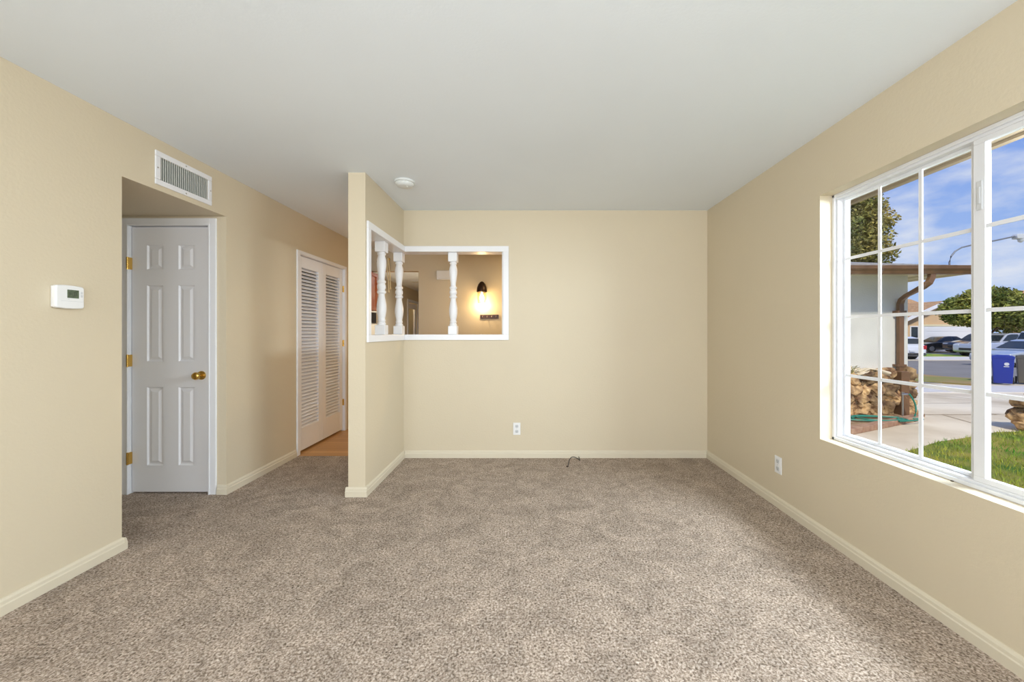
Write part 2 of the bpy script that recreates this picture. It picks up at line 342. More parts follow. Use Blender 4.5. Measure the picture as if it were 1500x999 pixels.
# ================================================================ window_1
def window():
    loc = (XR+.1, 1.5865, WZ0)
    w = empty('window_1', loc, 'white vinyl sliding window with grids looking onto the front yard', 'window', kind='structure')
    X0, X1 = XR+.085, XR+.155
    f = MB(); fw = .030
    f.box(X0, X1, WY0, WY1, WZ0, WZ0+fw); f.box(X0, X1, WY0, WY1, WZ1-fw, WZ1)
    f.box(X0, X1, WY0, WY0+fw, WZ0+fw, WZ1-fw); f.box(X0, X1, WY1-fw, WY1, WZ0+fw, WZ1-fw)
    f.box(X0-.012, X0, WY0, WY1, WZ0, WZ0+.018); f.box(X0-.012, X0, WY0, WY1, WZ1-.018, WZ1); f.box(X0-.012, X0, WY1-.018, WY1, WZ0, WZ1); f.box(X0-.012, X0, WY0, WY0+.018, WZ0, WZ1)
    rel(f, loc).build('window_frame', 'vinyl', w, bevel=.003)
    def sash(xc, y0, y1, z0, z1, bar, name, bar_near=None):
        s = MB(); th = .013; bn = bar_near or bar
        s.box(xc-th, xc+th, y0, y1, z0, z0+bar); s.box(xc-th, xc+th, y0, y1, z1-bar, z1)
        s.box(xc-th, xc+th, y0, y0+bar, z0+bar, z1-bar); s.box(xc-th, xc+th, y1-bn, y1, z0+bar, z1-bar)
        so = rel(s, loc).build(name, 'vinyl', w, bevel=.002)
        gy0, gy1, gz0, gz1 = y0+bar, y1-bn, z0+bar, z1-bar
        g = rel(MB().box(xc-.003, xc+.003, gy0, gy1, gz0, gz1), loc).build('glass_pane', 'glass', so)
        mu = MB(); hw = .0085
        for k in (1, 2): y = gy0+(gy1-gy0)*k/3; mu.box(xc-.009, xc-.0035, y-hw, y+hw, gz0, gz1)
        for k in (1, 2, 3): z = gz0+(gz1-gz0)*k/4; mu.box(xc-.010, xc-.0036, gy0, gy1, z-hw, z+hw)
        rel(mu, loc).build('muntin_grid', 'vinyl', so)
        return so
    sash(XR+.130, 1.618, WY1-fw, WZ0+fw, WZ1-fw, .015, 'fixed_sash')
    sash(XR+.100, WY0+fw, 1.600, WZ0+fw, WZ1-fw, .022, 'sliding_sash', .042)
    rel(MB().box(XR+.100, XR+.143, 1.600, 1.618, WZ0+fw, WZ1-fw), loc).build('meeting_stile', 'vinyl', w)
    lk = rel(MB().box(XR+.083, XR+.088, 1.566, 1.586, 1.74, 1.86).box(XR+.080, XR+.084, 1.571, 1.581, 1.765, 1.835), loc)
    lk.build('sash_lock', 'offplastic', w, bevel=.002)
    rel(MB().box(XR+.072, XR+.0731, 1.30, 1.306, WZ0+.006, WZ0+.012).box(XR+.064, XR+.0715, 1.658, 1.665, WZ0, WZ0+.003), loc).build('screw', 'bronze', w)
window()

# ================================================================ door_1: six panel door
def six_panel():
    loc = (-2.732, 2.923, 0)
    d = empty('door_1', loc, 'white six panel door with brass knob in the left recess', 'door', kind='structure')
    x0, x1, zt = -3.032, -2.432, 2.044; yf = 2.935
    cols = [(-2.925, -2.785), (-2.683, -2.543)]
    rows = [(.207, .823), (1.005, 1.605), (1.710, 1.913)]
    s = MB(); yb = yf+.035
    zs = [.012]+[z for r in rows for z in r]+[zt]; xs = [x0]+[x for c in cols for x in c]+[x1]
    s.box(x0, x1, yf+.012, yb, .012, zt)
    for i in range(0, 7, 2): s.box(x0, x1, yf, yf+.012, zs[i], zs[i+1])
    for r in rows:
        for i in (0, 2, 4): s.box(xs[i], xs[i+1], yf, yf+.012, r[0], r[1])
    so = rel(s, loc).build('door_slab', 'door', d)
    for c in cols:
        for r in rows:
            p = MB(); a, b, z0, z1 = c[0], c[1], r[0], r[1]
            # sloped moulding and raised field
            def ring(i, y): return [(a+i, y, z0+i), (b-i, y, z0+i), (b-i, y, z1-i), (a+i, y, z1-i)]
            R = [ring(0, yf-.0005), ring(.008, yf-.0005), ring(.016, yf+.0095), ring(.026, yf+.0095), ring(.044, yf+.001)]
            vs = [v for q in R for v in q]; fs = []
            for j in range(4):
                for k in range(4): fs.append((j*4+k, j*4+(k+1)%4, (j+1)*4+(k+1)%4, (j+1)*4+k))
            fs.append((16, 17, 18, 19)); p.add(vs, fs)
            rel(p, loc).build('raised_panel', 'door', so)
    c = MB(); o = .056; g = .006
    X0, X1, Z1 = x0-g, x1+g, zt+g
    for a, b, t in ((0, .012, .018), (.012, o, .013)):
        c.box(X0-b, X0-a, 2.923-t, 2.923, 0, Z1+b); c.box(X1+a, X1+b, 2.923-t, 2.923, 0, Z1+b); c.box(X0-a, X1+a, 2.923-t, 2.923, Z1+a, Z1+b)
    c.box(X0-.004, X0, 2.923, 3.045, 0, Z1); c.box(X1, X1+.004, 2.923, 3.045, 0, Z1); c.box(X0, X1, 2.923, 3.045, Z1, Z1+.004)
    rel(c, loc).build('door_casing', 'white', d, bevel=.002)
    for z in (1.762, 1.020, .275):
        h = MB().box(x0-.016, x0+.004, yf-.030, yf-.002, z-.045, z+.045); h.lathe([(.006, z-.047), (.006, z+.047)], 10, (x0-.003, yf-.032, 0))
        rel(h, loc).build('hinge', 'brass', d, smooth=True)
    k = MB(); kc = (-2.497, yf, .906)
    k.lathe([(.033, 0), (.033, .006), (.024, .010), (.011, .014), (.011, .030), (.020, .036), (.028, .046), (.029, .056), (.024, .066), (.012, .070)], 24, kc, 'Y')
    rel(k, loc).build('door_knob', 'brass', d, smooth=True)
    rel(MB().box(x1-.001, x1+.005, yf-.002, yf+.03, .875, .935), loc).build('latch_plate', 'steel', d)
six_panel()

# ================================================================ door_2: louvered bifold
def bifold():
    loc = (XL, 4.33, 0)
    d = empty('door_2', loc, 'pair of white louvered bifold closet doors past the wall stub', 'door', kind='structure')
    y0, ym, y1 = 3.857, 4.333, 4.81; zb, zt = .02, 2.022
    xf, xb = XL-.020, XL-.052
    for i, (a, b) in enumerate(((y0+.002, ym-.003), (ym+.003, y1-.002))):
        st = .075; lz0, lz1 = .245, 1.905
        f = MB().box(xb, xf, a, a+st, zb, zt).box(xb, xf, b-st, b, zb, zt).box(xb, xf, a+st, b-st, zb, lz0).box(xb, xf, a+st, b-st, lz1, zt)
        p = rel(f, loc).build('door_leaf', 'door', d, bevel=.002)
        s = MB(); n = 46; dz = (lz1-lz0)/n
        for k in range(n):
            z = lz0+dz*(k+.5)
            s.prism([(xf-.001, z-.017), (xf-.001, z-.010), (xb+.004, z+.014), (xb+.004, z+.007)], a+st, b-st, 'Y')
        rel(s, loc).build('louver_slats', 'door', p)
        for z in (.36, 1.10, 1.78):
            yy = a-.008 if i == 0 else b-.006
            h = MB().box(xf-.004, xf+.012, yy, yy+.014, z-.038, z+.038).lathe([(.006, z-.04), (.006, z+.04)], 10, (xf+.014, yy+.007, 0))
            rel(h, loc).build('hinge', 'brass', d, smooth=True)
    c = MB(); o = .045; t = .014
    c.box(XL, XL+t, y0-o, y0, 0, 2.03+o-.012); c.box(XL, XL+t, y1, y1+o, 0, 2.03+o-.012); c.box(XL, XL+t, y0, y1, 2.03, 2.03+o-.012)
    c.box(XL-.12, XL, y0-.012, y0, 0, 2.035); c.box(XL-.12, XL, y1, y1+.012, 0, 2.035); c.box(XL-.12, XL, y0, y1, 2.026, 2.035)
    rel(c, loc).build('door_casing', 'white', d, bevel=.002)
bifold()

# ================================================================ balusters
def baluster(loc, label):
    b = empty('baluster', loc, label, 'baluster', 'turned white balusters in the pass-through')
    hw = .044; Z = OZ1-OZ0
    m = MB().box(-hw, hw, -hw, hw, 0, .085); m.build('base_block', 'white', b, bevel=.005)
    MB().box(-hw, hw, -hw, hw, Z-.09, Z).build('top_block', 'white', b, bevel=.005)
    pr = [(.030, .080), (.036, .090), (.038, .098), (.033, .106), (.028, .112), (.034, .120), (.035, .128), (.029, .138), (.030, .150),
          (.038, .190), (.042, .225), (.040, .265), (.032, .315), (.027, .345), (.027, .360), (.036, .367), (.039, .375), (.036, .384),
          (.029, .390), (.030, .400), (.037, .412), (.037, .432), (.030, .444), (.029, .452), (.036, .460), (.038, .468), (.033, .476),
          (.026, .484), (.027, .505), (.034, .560), (.040, .610), (.041, .640), (.038, .665), (.030, .690), (.029, .698), (.036, .706), (.037, .714), (.031, .722), (.032, .735)]
    MB().lathe(pr, 24).build('turned_shaft', 'white', b, smooth=True)
XC = (PX0+PX1)/2; YC = YB+.059
baluster((XC, 3.37, OZ0), 'white turned baluster nearest the free end of the short wall stub')
baluster((XC, YC, OZ0), 'white turned baluster at the inner corner of the pass-through')
baluster((-.739*YC/3.83, YC, OZ0), 'white turned baluster alone in the back wall opening, beside the lit sconce')

# ================================================================ vent
def vent():
    loc = (XL, 2.570, 2.26)
    v = empty('air_vent', loc, 'white wall air register above the recess on the left wall', 'vent')
    y0, y1, z0, z1 = 2.359, 2.782, 2.155, 2.366; b = .034
    f = MB().box(XL, XL+.009, y0, y1, z0, z0+b).box(XL, XL+.009, y0, y1, z1-b, z1).box(XL, XL+.009, y0, y0+b, z0+b, z1-b).box(XL, XL+.009, y1-b, y1, z0+b, z1-b)
    rel(f, loc).build('vent_frame', 'white', v, bevel=.004)
    rel(MB().box(XL-.030, XL-.018, y0+b, y1-b, z0+b, z1-b), loc).build('vent_back', 'metalgrey', v)
    n = 24
    s = MB()
    for k in range(n):
        y = y0+b+(y1-y0-2*b)*(k+.5)/n
        s.prism([(XL-.016, y+.0045), (XL-.016, y+.0075), (XL+.007, y-.0020), (XL+.007, y-.0050)], z0+b, z1-b, 'Z')
    o = rel(s, loc).build('vent_vanes', 'vane', v)
    for y, z in ((y0+.014, 2.26), (y1-.014, 2.26), (2.57, z0+.014), (2.57, z1-.014)):
        rel(MB().lathe([(.005, 0), (.005, .0105), (.002, .012)], 10, (XL, y, z), 'X'), loc).build('screw', 'steel', v)
vent()

# ================================================================ thermostat
def thermostat():
    loc = (XL, 1.90, 1.411)
    t = empty('thermostat', loc, 'white digital thermostat with grey screen on the near left wall', 'thermostat')
    MB().box(0, .012, -.056, .056, -.052, .052).build('back_plate', 'plastic', t, bevel=.004)
    MB().prism([(-.060, -.046), (-.055, -.055), (-.02, -.058), (.02, -.058), (.055, -.055), (.060, -.046), (.060, .046), (.055, .055), (.02, .058), (-.02, .058), (-.055, .055), (-.060, .046)], .008, .032, 'X').build('housing', 'plastic', t, bevel=.006, seg=3)
    MB().box(.0318, .0335, -.014, .034, -.005, .036).build('screen', 'lcd', t)
    for z in (.024, .008): MB().box(.0318, .0335, .041, .051, z-.006, z+.006).build('button', 'offplastic', t, bevel=.001)
    MB().box(.0319, .0325, -.040, .052, -.0215, -.020).build('cover_seam', 'offplastic', t)
    MB().box(.0319, .0326, -.012, -.006, -.012, -.009).build('indicator', 'offplastic', t)
    # reading on the screen
    m = MB()
    for (a, b, c, d) in ((-.006, -.004, .0, .018), (.004, .006, .0, .018), (-.006, .006, .008, .010), (.012, .022, .017, .019), (.012, .022, -.001, .001), (.012, .014, 0, .018), (.020, .022, 0, .018)):
        m.box(.0335, .0338, a, b, c+.006, d+.006)
    m.build('digits', 'black', t)
thermostat()

# ================================================================ outlets
def outlet(loc, rz, label):
    o = empty('wall_outlet', loc, label, 'outlet', 'white duplex wall outlets', rz=rz)   # local -Y faces the room
    MB().box(-.036, .036, -.006, 0, -.060, .060).build('cover_plate', 'plastic', o, bevel=.003)
    for z in (.026, -.026):
        r = MB().prism([(-.016, z-.010), (-.010, z-.0145), (.010, z-.0145), (.016, z-.010), (.016, z+.010), (.010, z+.0145), (-.010, z+.0145), (-.016, z+.010)], -.0078, -.005, 'Y').build('receptacle', 'offplastic', o)
        MB().box(-.0075, -.0055, -.0085, -.0076, z-.002, z+.007).box(.0055, .0075, -.0085, -.0076, z-.002, z+.006).box(-.002, .002, -.0085, -.0076, z-.010, z-.006).build('slots', 'dark', r)
    MB().lathe([(.003, .006), (.003, .0075)], 10, (0, 0, 0), 'Y').build('screw', 'steel', o)
outlet((-.101, YB, .285), 0, 'white wall outlet low on the back wall right of the pass-through')
outlet((XR, 2.705, .298), -math.pi/2, 'white wall outlet on the right wall before the window')

# ================================================================ smoke detector
def smoke():
    s = empty('smoke_detector', (-.975, 3.05, H), 'round white smoke detector on the ceiling above the wall stub', 'smoke detector')
    MB().lathe([(.078, 0), (.080, -.006), (.078, -.014), (.070, -.016)], 32).build('base_ring', 'detector', s, smooth=True)
    b = MB().lathe([(.068, -.014), (.068, -.026), (.060, -.038), (.044, -.044), (.014, -.045)], 32).build('cover', 'detector', s, smooth=True)
    m = MB()
    for k in range(16):
        a = 2*math.pi*k/16; m.box(.0685*math.cos(a)-.004, .0685*math.cos(a)+.004, .0685*math.sin(a)-.004, .0685*math.sin(a)+.004, -.024, -.018)
    m.build('sensing_slots', 'vane', b)
    MB().lathe([(.008, -.044), (.008, -.048)], 14, (.02, -.012, 0)).build('test_button', 'vane', s)
smoke()

# ================================================================ loose cable
pts = []
for t in range(25):
    u = t/24; pts.append((.375+.13*u-.02*math.sin(u*3.1), 3.50+.15*u, .012+.062*math.sin(math.pi*u)**.8*(1-.15*u)))
cb = tag(MB().tube(pts, .0035, 8).build('cable', 'black', smooth=True), 'black coax cable end arching over the carpet at the back wall', 'cable')
MB().tube([(.360, 3.50, .006), (.378, 3.50, .012)], .006, 8).build('connector', 'bronze', cb)
MB().tube([pts[-1], (pts[-1][0]+.004, 3.70, .010), (pts[-1][0]+.004, YB-.017, .014)], .0035, 8).build('cable_run', 'black', cb)

# ================================================================ beyond the pass-through
def sconce():
    loc = (-.638, WY, 1.85)
    s = empty('wall_sconce', loc, 'lit bronze wall sconce with glowing glass shade behind the pass-through', 'wall lamp')
    MB().lathe([(.055, 0), (.055, .010), (.035, .022), (.012, .026)], 24, (0, 0, .02), 'Y').build('back_plate', 'bronze', s, smooth=True)
    MB().tube([(0, -.01, .03), (0, -.06, .06), (0, -.10, .10)], .010).build('arm', 'bronze', s, smooth=True)
    MB().lathe([(.073, -.045), (.075, -.030), (.068, .02), (.050, .065), (.026, .095), (.010, .105)], 28, (0, -.10, 0)).build('cap', 'bronze', s, smooth=True)
    v = MB().lathe([(.064, -.045), (.068, -.13), (.060, -.20), (.058, -.20), (.066, -.13), (.062, -.045)], 28, (0, -.10, 0))
    v.f = v.f[:-2]
    v.build('glass_shade', 'shade', s, smooth=True)
    MB().lathe([(.012, -.05), (.016, -.075), (.030, -.11), (.034, -.135), (.026, -.16), (.006, -.172)], 20, (0, -.10, 0)).build('bulb', 'bulb', s, smooth=True)
    l = light('sconce_light', 'POINT', (0, 0, 0), 7, (1, .72, .38), shadow_soft_size=.02)
    l.location = (loc[0], loc[1]-.10, loc[2]-.20)
sconce()
def hook_rack():
    loc = (-.54, WY, 1.462)
    r = empty('hook_rack', loc, 'small dark key rack with four hooks below the lit sconce', 'key rack')
    MB().box(-.133, .133, -.014, 0, -.028, .028).build('board', 'wood_dark', r, bevel=.003)
    for k in range(4):
        x = -.096+.064*k
        MB().tube([(x, -.012, .010), (x, -.022, .008), (x, -.028, -.008), (x, -.040, -.012), (x, -.048, .002)], .004, 8).build('hook', 'steel', r, smooth=True)
hook_rack()
t_ = empty('door_chime', (-1.165, WY, 2.055), 'white rectangular door chime box on the tan wall behind the lone baluster', 'door chime')
MB().box(-.125, .125, -.05, 0, -.066, .066).build('cover', 'plastic', t_, bevel=.008)
MB().box(-.10, .10, -.052, -.049, -.050, -.046).build('slot', 'offplastic', t_)
# hanging cords on header
h_ = empty('hanging_cord', (-1.985, WY, 2.29), 'cream knotted cords hanging from a brass hook behind the balusters', 'cord')
MB().tube([(0, 0, 0), (0, -.03, .0), (0, -.045, .02)], .007, 8).lathe([(.016, 0), (.016, .006), (.006, .012)], 14, (0, 0, 0), 'Y').build('hook', 'brass', h_, smooth=True)
MB().tube([(0, -.04, .012), (.015, -.045, -.12), (.028, -.035, -.26), (.030, -.03, -.42)], .009, 8).tube([(0, -.04, .012), (-.012, -.045, -.14), (.004, -.04, -.30), (.006, -.03, -.47)], .009, 8).build('cords', 'cord', h_, smooth=True)
MB().lathe([(.004, -.40), (.013, -.41), (.013, -.43), (.004, -.44)], 12, (.030, -.03, 0)).lathe([(.004, -.45), (.013, -.46), (.013, -.48), (.004, -.49)], 12, (.006, -.03, 0)).build('tassel', 'cord', h_, smooth=True)
k_ = empty('coat_hook', (-2.14, WY, 2.20), 'small black iron hook above the cherry cabinet', 'hook')
MB().box(-.012, .012, -.006, 0, -.05, .05).build('mount', 'black', k_, bevel=.002)
MB().tube([(0, -.004, .02), (0, -.03, .01), (0, -.05, .03), (0, -.055, .055)], .007, 8).build('prong', 'black', k_, smooth=True)

# kitchen cabinet, microwave, range
def cabinet():
    loc = (-2.38, 5.4, 1.55)
    c = empty('kitchen_cabinet', loc, 'cherry wood wall cabinet with panelled doors seen through the pass-through', 'cabinet')
    x0, x1, y0, y1, z0, z1 = -2.56, -2.22, 5.05, 5.66, 1.55, 2.10
    rel(MB().box(x0, x1, y0, y1, z0, z1), loc).build('body', 'cabinet', c)
    for a, b in ((y0+.008, 5.350), (5.358, y1-.008)):
        st = .055
        d = MB().box(x1, x1+.02, a, a+st, z0+.006, z1-.006).box(x1, x1+.02, b-st, b, z0+.006, z1-.006).box(x1, x1+.02, a+st, b-st, z0+.006, z0+st).box(x1, x1+.02, a+st, b-st, z1-st, z1-.006).box(x1, x1+.010, a+st, b-st, z0+st, z1-st)
        do = rel(d, loc).build('door', 'cabinet', c, bevel=.002)
        rel(MB().tube([(x1+.02, b-.03, 1.62), (x1+.045, b-.03, 1.63), (x1+.045, b-.03, 1.70), (x1+.02, b-.03, 1.71)], .005, 8), loc).build('handle', 'bronze', do)
cabinet()
m_ = empty('microwave', (-2.38, 5.4, 1.36), 'beige microwave hung under the cherry cabinet', 'microwave')
MB().box(-.18, .18, -.33, .25, 0, .17).build('body', 'offplastic', m_, bevel=.004)
MB().box(.18, .195, -.32, .14, .012, .158).build('door', 'dark', m_)
MB().box(.18, .192, .145, .245, .012, .158).build('control_panel', 'base', m_)
r_ = empty('kitchen_range', (-2.37, 5.4, 0), 'black kitchen range below the microwave', 'stove')
MB().box(-.18, .20, -.33, .30, 0, .90).build('body', 'black', r_, bevel=.004)
MB().box(-.18, -.10, -.33, .30, .90, 1.27).build('back_guard', 'dark', r_)
MB().box(.20, .215, -.28, .25, .2, .75).build('oven_door', 'carglass', r_)
# far door frame in kitchen
d3 = empty('door_3', (-3.2, 10.7, 0), 'white framed glazed door far down the kitchen wall', 'door', kind='structure')
MB().box(0, .018, -.50, -.42, 0, 2.13).box(0, .018, .45, .53, 0, 2.13).box(0, .018, -.42, .45, 2.06, 2.13).build('door_casing', 'white', d3)
MB().box(-.08, -.04, -.40, -.28, .02, 2.04).box(-.08, -.04, .33, .44, .02, 2.04).box(-.08, -.04, -.28, .33, 1.90, 2.04).box(-.08, -.04, -.28, .33, .02, .45).build('door_slab', 'door', d3)
MB().box(-.063, -.057, -.28, .33, .45, 1.90).build('glass_pane', 'glass', d3)
tag(MB().box(-3.78, -3.55, 10.3, 11.2, 0, 1.4).build('storage_chest', 'cabinet', bevel=.01), 'reddish wooden chest behind the far glazed door', 'chest')
light('pantry_light', 'POINT', (-3.6, 10.7, 2.2), 7, (1, .8, .5), shadow_soft_size=.1)
v2 = empty('ceiling_vent', (-2.55, 9.1, H), 'small grey ceiling register in the far kitchen', 'vent')
MB().box(-.18, .18, -.10, .10, -.012, 0).build('grille', 'vane', v2, bevel=.003)

# ================================================================ own eave
struct(MB().box(XR+.165, 2.60, -4, 5.0, 2.285, 2.32).box(2.60, 2.64, -4, 5.0, 2.270, 2.46).box(XR+.13, 2.64, -4, 5.0, 2.46, 2.50).build('trim_2', 'eave'), 'tan underside and edge of the roof eave over the window', 'eave')
struct(MB().box(T, T+.02, -4, WY0, -.45, 2.285).box(T, T+.02, WY1, 5.0, -.45, 2.285).box(T, T+.02, WY0, WY1, -.45, WZ0).box(T, T+.02, WY0, WY1, WZ1, 2.285).build('wall_exterior', 'stucco'), 'outer stucco face of the window wall', 'wall')

# ================================================================ outside ground
def gz(y):
    if y < 8: return -.30
    if y > 13.4: return -.55
    return -.30-.25*(y-8)/5.4
def at(px, py, h=None):           # ground point whose image lies at the given spot of the photograph
    y = 8.0
    for _ in range(60):
        hh = CAMH-(gz(y) if h is None else h); y = .5*y+.5*F*hh/(py-487)
    return ((px-772)/F*y, y)
def patch(name, m, poly, lift, label, cat, kind='structure', dense=False):
    vs = [(x, y, gz(y)+lift) for x, y in poly]; n = len(vs)
    bt = [(x, y, gz(y)+lift-.06) for x, y in poly]
    o = MB().add(vs+bt, [tuple(range(n)), tuple(range(n, 2*n))[::-1]]+[(i, (i+1)%n, n+(i+1)%n, n+i) for i in range(n)]).build(name, m)
    return tag(o, label, cat, kind=kind)
def grid_ground():
    ys = [-6, 0, 4, 8]+[8+.54*k for k in range(1, 11)]+[20, 40, 120]; xs = [T, 6, 10, 20, 40, 120]
    vs = [(x, y, gz(y)-.02) for y in ys for x in xs]; n = len(xs)
    fs = [(j*n+i, j*n+i+1, (j+1)*n+i+1, (j+1)*n+i) for j in range(len(ys)-1) for i in range(n-1)]
    xs2 = [-60, -4.0]; v0 = len(vs)
    vs += [(-60, 12.4, -.57), (T, 12.4, -.57), (T, 120, -.57), (-60, 120, -.57)]; fs.append((v0, v0+1, v0+2, v0+3))
    return struct(MB().add(vs, fs).build('floor_yard', 'concrete'), 'pale tan concrete walk and driveway outside the window', 'driveway')
grid_ground()
# lawn
lawn_poly = [(T+.03, 1.0), (T+.03, 3.1), at(1290, 690), at(1330, 662), at(1375, 648), at(1424, 641), at(1460, 634), at(1540, 632), (14, 5.9), (14, -2), (T+.03, -2)]
patch('floor_lawn', 'lawn', lawn_poly, .012, 'green and straw coloured front lawn below the window', 'lawn')
def inside(p, poly):
    r = False; j = len(poly)-1
    for i in range(len(poly)):
        a, b = poly[i], poly[j]
        if (a[1] > p[1]) != (b[1] > p[1]) and p[0] < (b[0]-a[0])*(p[1]-a[1])/(b[1]-a[1])+a[0]: r = not r
        j = i
    return r
bl = MB()
for _ in range(30000):
    x, y = random.uniform(2.2, 10.5), random.uniform(2.2, 6.1)
    if not inside((x, y), lawn_poly): continue
    if y/x > 1.15 and y < 3: continue
    h = random.uniform(.025, .07); a = random.uniform(0, 6.3); w = .004; dx, dy = math.cos(a)*w, math.sin(a)*w; lx, ly = random.uniform(-.03, .03), random.uniform(-.03, .03)
    bl.add([(x-dx, y-dy, -.29), (x+dx, y+dy, -.29), (x+lx, y+ly, -.29+h)], [(0, 1, 2)])
tag(bl.build('lawn_grass', 'blade'), 'short grass blades of the front lawn', 'grass', kind='stuff')
patch('floor_verge', 'dryverge', [(4, 16.0), (4, 13.6), at(1300, 556), at(1335, 558), at(1380, 561), at(1424, 564), at(1450, 565), at(1452, 558), at(1424, 555), at(1380, 552), at(1328, 547)], .03, 'strip of dry brown grass between the driveway and the street', 'verge')
patch('floor_sidewalk', 'concrete_pale', [(4, 12.6), (4, 10.6), (30, 10.4), (30, 12.2)], .008, 'pale concrete sidewalk across the driveway', 'sidewalk')
patch('floor_street', 'asphalt', [(-20, 13.5), (70, 13.5), (70, 24.2), (-20, 24.2)], .0, 'grey asphalt street beyond the front yard', 'street')
patch('floor_kerb', 'concrete_pale', [(-20, 24.3), (80, 24.3), (80, 27.5), (-20, 27.5)], .06, 'pale far kerb and driveway apron across the street', 'kerb')
patch('floor_far_lawn', 'blade', [(20, 27.4), (33.0, 27.4), (32.0, 33.0), (20, 33)], .08, 'small green lawn in front of the peach house', 'lawn')

# concrete joints (thin dark grooves)
jt = MB()
def strip(p, q, w=.012, lift=.0035):
    p, q = Vector(p), Vector(q); d = (q-p).normalized(); n = Vector((-d.y, d.x))*w
    jt.add([(*(p+n), gz(p.y)+lift-.02), (*(p-n), gz(p.y)+lift-.02), (*(q-n), gz(q.y)+lift-.02), (*(q+n), gz(q.y)+lift-.02)], [(0, 1, 2, 3)])
strip(at(1332, 606), at(1460, 606)); strip(at(1380, 606), at(1424, 618)); strip(at(1332, 575), at(1424, 583)); strip(at(1452, 605), at(1480, 606)); strip(at(1332, 590), at(1424, 589), .008)
struct(jt.build('trim_3', 'mortar'), 'dark expansion joints crossing the concrete driveway', 'joint')

# ================================================================ garage wing of the same house
GY, GX = 7.2, 7.17
gw = empty('garage_wing', (5.2, GY, -.3), 'white stucco garage wing with brown gutter beyond the window', 'house')
gl = (5.2, GY, -.3)
rel(MB().box(T+.02, GX, GY, GY+7.5, -.6, 2.37), gl).build('stucco_wall', 'stucco', gw)
rf = MB()
yr, zr = GY+3.75, 2.40+.21*4.3
rf.add([(T-2, GY-.56, 2.385), (GX+.68, GY-.56, 2.385), (GX+.68, yr, zr), (T-2, yr, zr), (GX+.68, GY+8.06, 2.385), (T-2, GY+8.06, 2.385),
        (T-2, GY-.56, 2.36), (GX+.68, GY-.56, 2.36), (GX+.68, yr, zr-.03), (T-2, yr, zr-.03), (GX+.68, GY+8.06, 2.36), (T-2, GY+8.06, 2.36)],
       [(0, 1, 2, 3), (3, 2, 4, 5), (6, 7, 8, 9), (9, 8, 10, 11), (0, 1, 7, 6), (1, 2, 8, 7), (2, 4, 10, 8), (4, 5, 11, 10), (5, 3, 9, 11), (3, 0, 6, 9)])
for k in range(26):      # shingle courses
    y = GY-.56+k*.165; z = 2.385+.205*(y-GY+.56)
    if y+.16 < yr: rf.add([(T-2, y, z+.014), (GX+.68, y, z+.014), (GX+.68, y+.165, z+.040), (T-2, y+.165, z+.040), (T-2, y, z-.002), (GX+.68, y, z-.002)], [(0, 1, 2, 3), (4, 5, 1, 0)])
rel(rf, gl).build('roof', 'shingle', gw)
rel(MB().box(T+.02, GX+.64, GY-.52, GY, 2.31, 2.345).box(GX, GX+.64, GY, GY+8, 2.31, 2.345).box(GX+.25, GX+.29, GY-.5, GY+8, 2.27, 2.31), gl).build('soffit', 'soffit', gw)
rel(MB().box(GX+.64, GX+.68, GY-.54, GY+8, 2.27, 2.39), gl).build('side_fascia', 'soffit', gw)
g = MB(); gp = [(-.62, 2.245), (-.64, 2.29), (-.67, 2.33), (-.68, 2.385), (-.54, 2.385), (-.54, 2.245)]
g.prism([(GY+a, z) for a, z in gp], T+.02, GX+.70, 'X'); rel(g, gl).build('gutter', 'gutter', gw, bevel=.004)
# veneer backing + stones
rel(MB().box(T+.03, GX-.03, GY-.10, GY, -.6, .50), gl).build('veneer_backing', 'mortar', gw)
st = MB()
def rock(c, r, seed, flat=.6):
    bm = bmesh.new(); bmesh.ops.create_icosphere(bm, subdivisions=3, radius=1)
    rnd = random.Random(seed); off = Vector((rnd.uniform(0, 99),)*3); rot = Matrix.Rotation(rnd.uniform(-.7, .7), 3, 'Y')
    vs = []
    for v in bm.verts:
        p = v.co.copy(); k = 1+.60*mnoise.noise(p*1.2+off)+.30*mnoise.noise(p*2.4+off)+.10*mnoise.noise(p*6+off)
        p = Vector((math.copysign(abs(p.x)**.75, p.x), math.copysign(abs(p.y)**.75, p.y), math.copysign(abs(p.z)**.75, p.z)))*k
        p = rot @ Vector((p.x*r[0], p.y*r[1], p.z*r[2])); vs.append(p+Vector(c))
    fs = [[v.index for v in f.verts] for f in bm.faces]; bm.free(); return vs, fs
sd = 0; zrow = -.27
for row, hh in enumerate((.22, .19, .23, .20)):
    x = 2.6+random.uniform(0, .3)
    while x < 6.58:
        w = random.uniform(.10, .26); k = random.uniform(.8, 1.3)
        vs, fs = rock((x+w*.9, GY-.12-random.uniform(0, .07), zrow+hh*.5+random.uniform(-.035, .035)), (w*1.1, .11, hh*.60*k), sd); st.add(vs, fs); sd += 1
        x += w*1.75
    zrow += hh*.92
for k in range(5):
    vs, fs = rock((7.06, GY-.10, -.20+.165*k), (.12, .09, .105), 300+k); st.add(vs, fs)
rel(st, gl).build('stone_veneer', 'stone', gw)
st = MB(); x = 2.6                                          # pale ledge stones under the stucco
while x < 6.6:
    w = random.uniform(.12, .2); vs, fs = rock((x+w, GY-.12, .50+random.uniform(-.02, .02)), (w, .12, .05), sd); st.add(vs, fs); sd += 1; x += w*1.9
rel(st, gl).build('stone_ledge', 'concrete', gw, smooth=True)
